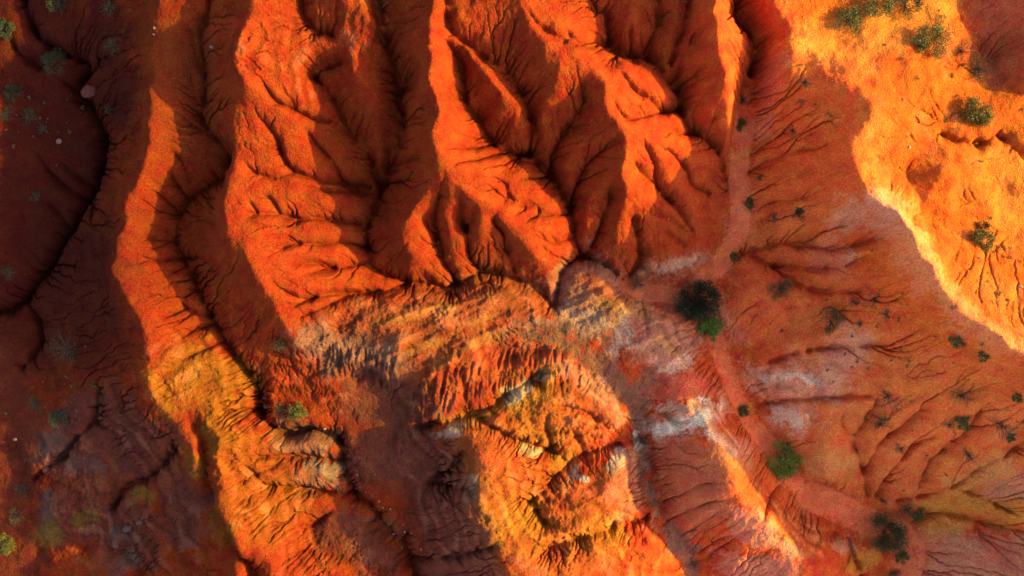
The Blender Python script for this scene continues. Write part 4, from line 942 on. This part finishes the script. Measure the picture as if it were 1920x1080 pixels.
tufts(18, 110, 700, 90, 90, 'small tuft in the dark lower left valley', 'tufts in the lower left valley', 7)

def stone_mat(name, c):
    m = leaf_mat(name, tuple(v * .8 for v in c), tuple(min(.8, v * 1.15) for v in c)); m.node_tree.nodes['Principled BSDF'].inputs['Roughness'].default_value = .95
    return m
SM = {'dim': stone_mat('dim_stone', (.09, .035, .028)), 'dimred': stone_mat('dim_red_stone', (.10, .022, .014)), 'pale': stone_mat('pale_stone', (.40, .20, .13)), 'red': stone_mat('red_stone', (.30, .065, .03)), 'grey': stone_mat('grey_stone', (.20, .09, .07))}
import bmesh
def stone_mesh(seed, sub=2, flat=.6):
    rs = random.Random(seed)
    bm = bmesh.new(); bmesh.ops.create_icosphere(bm, subdivisions=sub, radius=1)
    pl = []
    for _ in range(9):
        d = np.array([rs.gauss(0, 1) for _ in range(3)]); d /= np.linalg.norm(d); pl.append((d, rs.uniform(.38, .85)))
    for v in bm.verts:
        p = np.array(v.co)
        for d, t in pl:
            q = p @ d
            if q > t: p = p - d * (q - t)
        v.co = (p[0], p[1] * .8, p[2] * flat)
    me = bpy.data.meshes.new('stone'); bm.to_mesh(me); bm.free()
    return me
SME = [stone_mesh(50 + k) for k in range(5)]
def stone(px, py, rp, mat, label, seed, name='stone', group=None, sink=.25):
    rs = random.Random(seed)
    me = SME[seed % 5].copy(); me.materials.append(SM[mat if px > 700 else {'pale': 'grey', 'grey': 'dim', 'red': 'dimred'}[mat]]); me.name = name  # stones left of centre get dimmed copies that carry the low light there
    o = bpy.data.objects.new(name, me); scene.collection.objects.link(o)
    x, y, z = [float(q) for q in ground(px, py)]
    r = rp / PPM * (1 if px > 320 else .75)
    o.location = (x, y, z + r * (.6 - sink) * .6); o.scale = (r, r, r); o.rotation_euler = (rs.uniform(-.3, .3), rs.uniform(-.3, .3), rs.uniform(0, 6.28))
    tagit(o, label, name, group)
    return o
STONES = [
 (170,172,24,'red','big rounded red boulder beside the dark ravine at the left','boulder'),
 (110,265,9,'pale','flat pale slab of rock on the left slope','stone'),
 (397,88,5,'pale','pale rock in the shaded gully right of the long ridge','stone'),
 (290,52,5,'pale','upper pale rock on the crest of the long ridge','stone'),
 (288,64,4,'pale','lower pale rock on the crest of the long ridge','stone'),
 (1383,396,4,'pale','flat pinkish stone on the upper wash','stone'),
 (1378,390,2.5,'pale','small pinkish stone touching the flat one on the upper wash','stone'),
 (1390,670,3,'pale','upper white stone on the middle of the wash','stone'),
 (1384,678,3.5,'pale','lower white stone on the middle of the wash','stone'),
 (1253,411,2.5,'pale','white pebble at the foot of the fourth ridge','stone'),
 (1705,276,3.5,'pale','pale stone in the small gully of the sunny upland','stone'),
 (1793,217,3,'pale','white stone left of the shrub above the undercut gully','stone'),
 (1914,538,5,'pale','pale rounded rock at the right edge of the orange slope','stone'),
 (28,823,7,'pale','pinkish rock in the ravine at the lower left edge','stone'),
 (85,880,13,'grey','long grey rock on the mauve slope at the lower left','stone'),
 (240,990,14,'grey','flat mauve slab at the lower left, leftmost of two','stone'),
 (263,978,11,'grey','flat mauve slab at the lower left, rightmost of two','stone'),
 (216,1018,14,'grey','long mauve slab below the pair of flat slabs','stone'),
 (497,745,6,'red','reddish rock at the bend of the valley below the orange ridge','stone'),
 (497,762,4,'grey','smaller rock under the reddish rock at the valley bend','stone'),
 (504,792,4,'pale','pale stone on the valley bed below the bend','stone'),
 (609,803,5,'pale','pale stone above the crumbling white outcrop','stone'),
 (586,862,4,'grey','grey stone on the brow of the white outcrop','stone'),
]
for k, (px, py, r, m, lab, nm) in enumerate(STONES): stone(px, py, r, m, lab, 300 + k, nm)
rs = random.Random(77)
vpath = [(633,827),(642,863),(648,903),(667,927),(693,950),(727,997),(752,1013),(762,1040)]
for k in range(46):
    t = rs.random() * (len(vpath) - 1); i = int(t); f = t - i
    px = vpath[i][0] * (1 - f) + vpath[i + 1][0] * f + rs.gauss(12, 11); py = vpath[i][1] * (1 - f) + vpath[i + 1][1] * f + rs.gauss(-4, 9)
    stone(px, py, rs.uniform(1.2, 3.6), rs.choice(('grey', 'red', 'grey', 'pale')), 'small stone strewn along the dark valley bed in the lower middle', 500 + k, 'pebble', 'pebbles along the dark valley bed')
apath = [(960,640),(1050,652),(1120,695),(1175,745),(1203,800),(1215,900),(1240,970),(1290,1050)]
for k in range(80):
    t = rs.random() * (len(apath) - 1); i = int(t); f = t - i
    px = apath[i][0] * (1 - f) + apath[i + 1][0] * f + rs.gauss(0, 12); py = apath[i][1] * (1 - f) + apath[i + 1][1] * f + rs.gauss(0, 12)
    stone(px, py, rs.uniform(.8, 2.2), rs.choice(('grey', 'red', 'grey')), 'small stone in the curved gravelly gully below the pale mound', 600 + k, 'pebble', 'pebbles in the curved gully')
print('plants', round(time.time() - T0, 1), len(scene.objects))
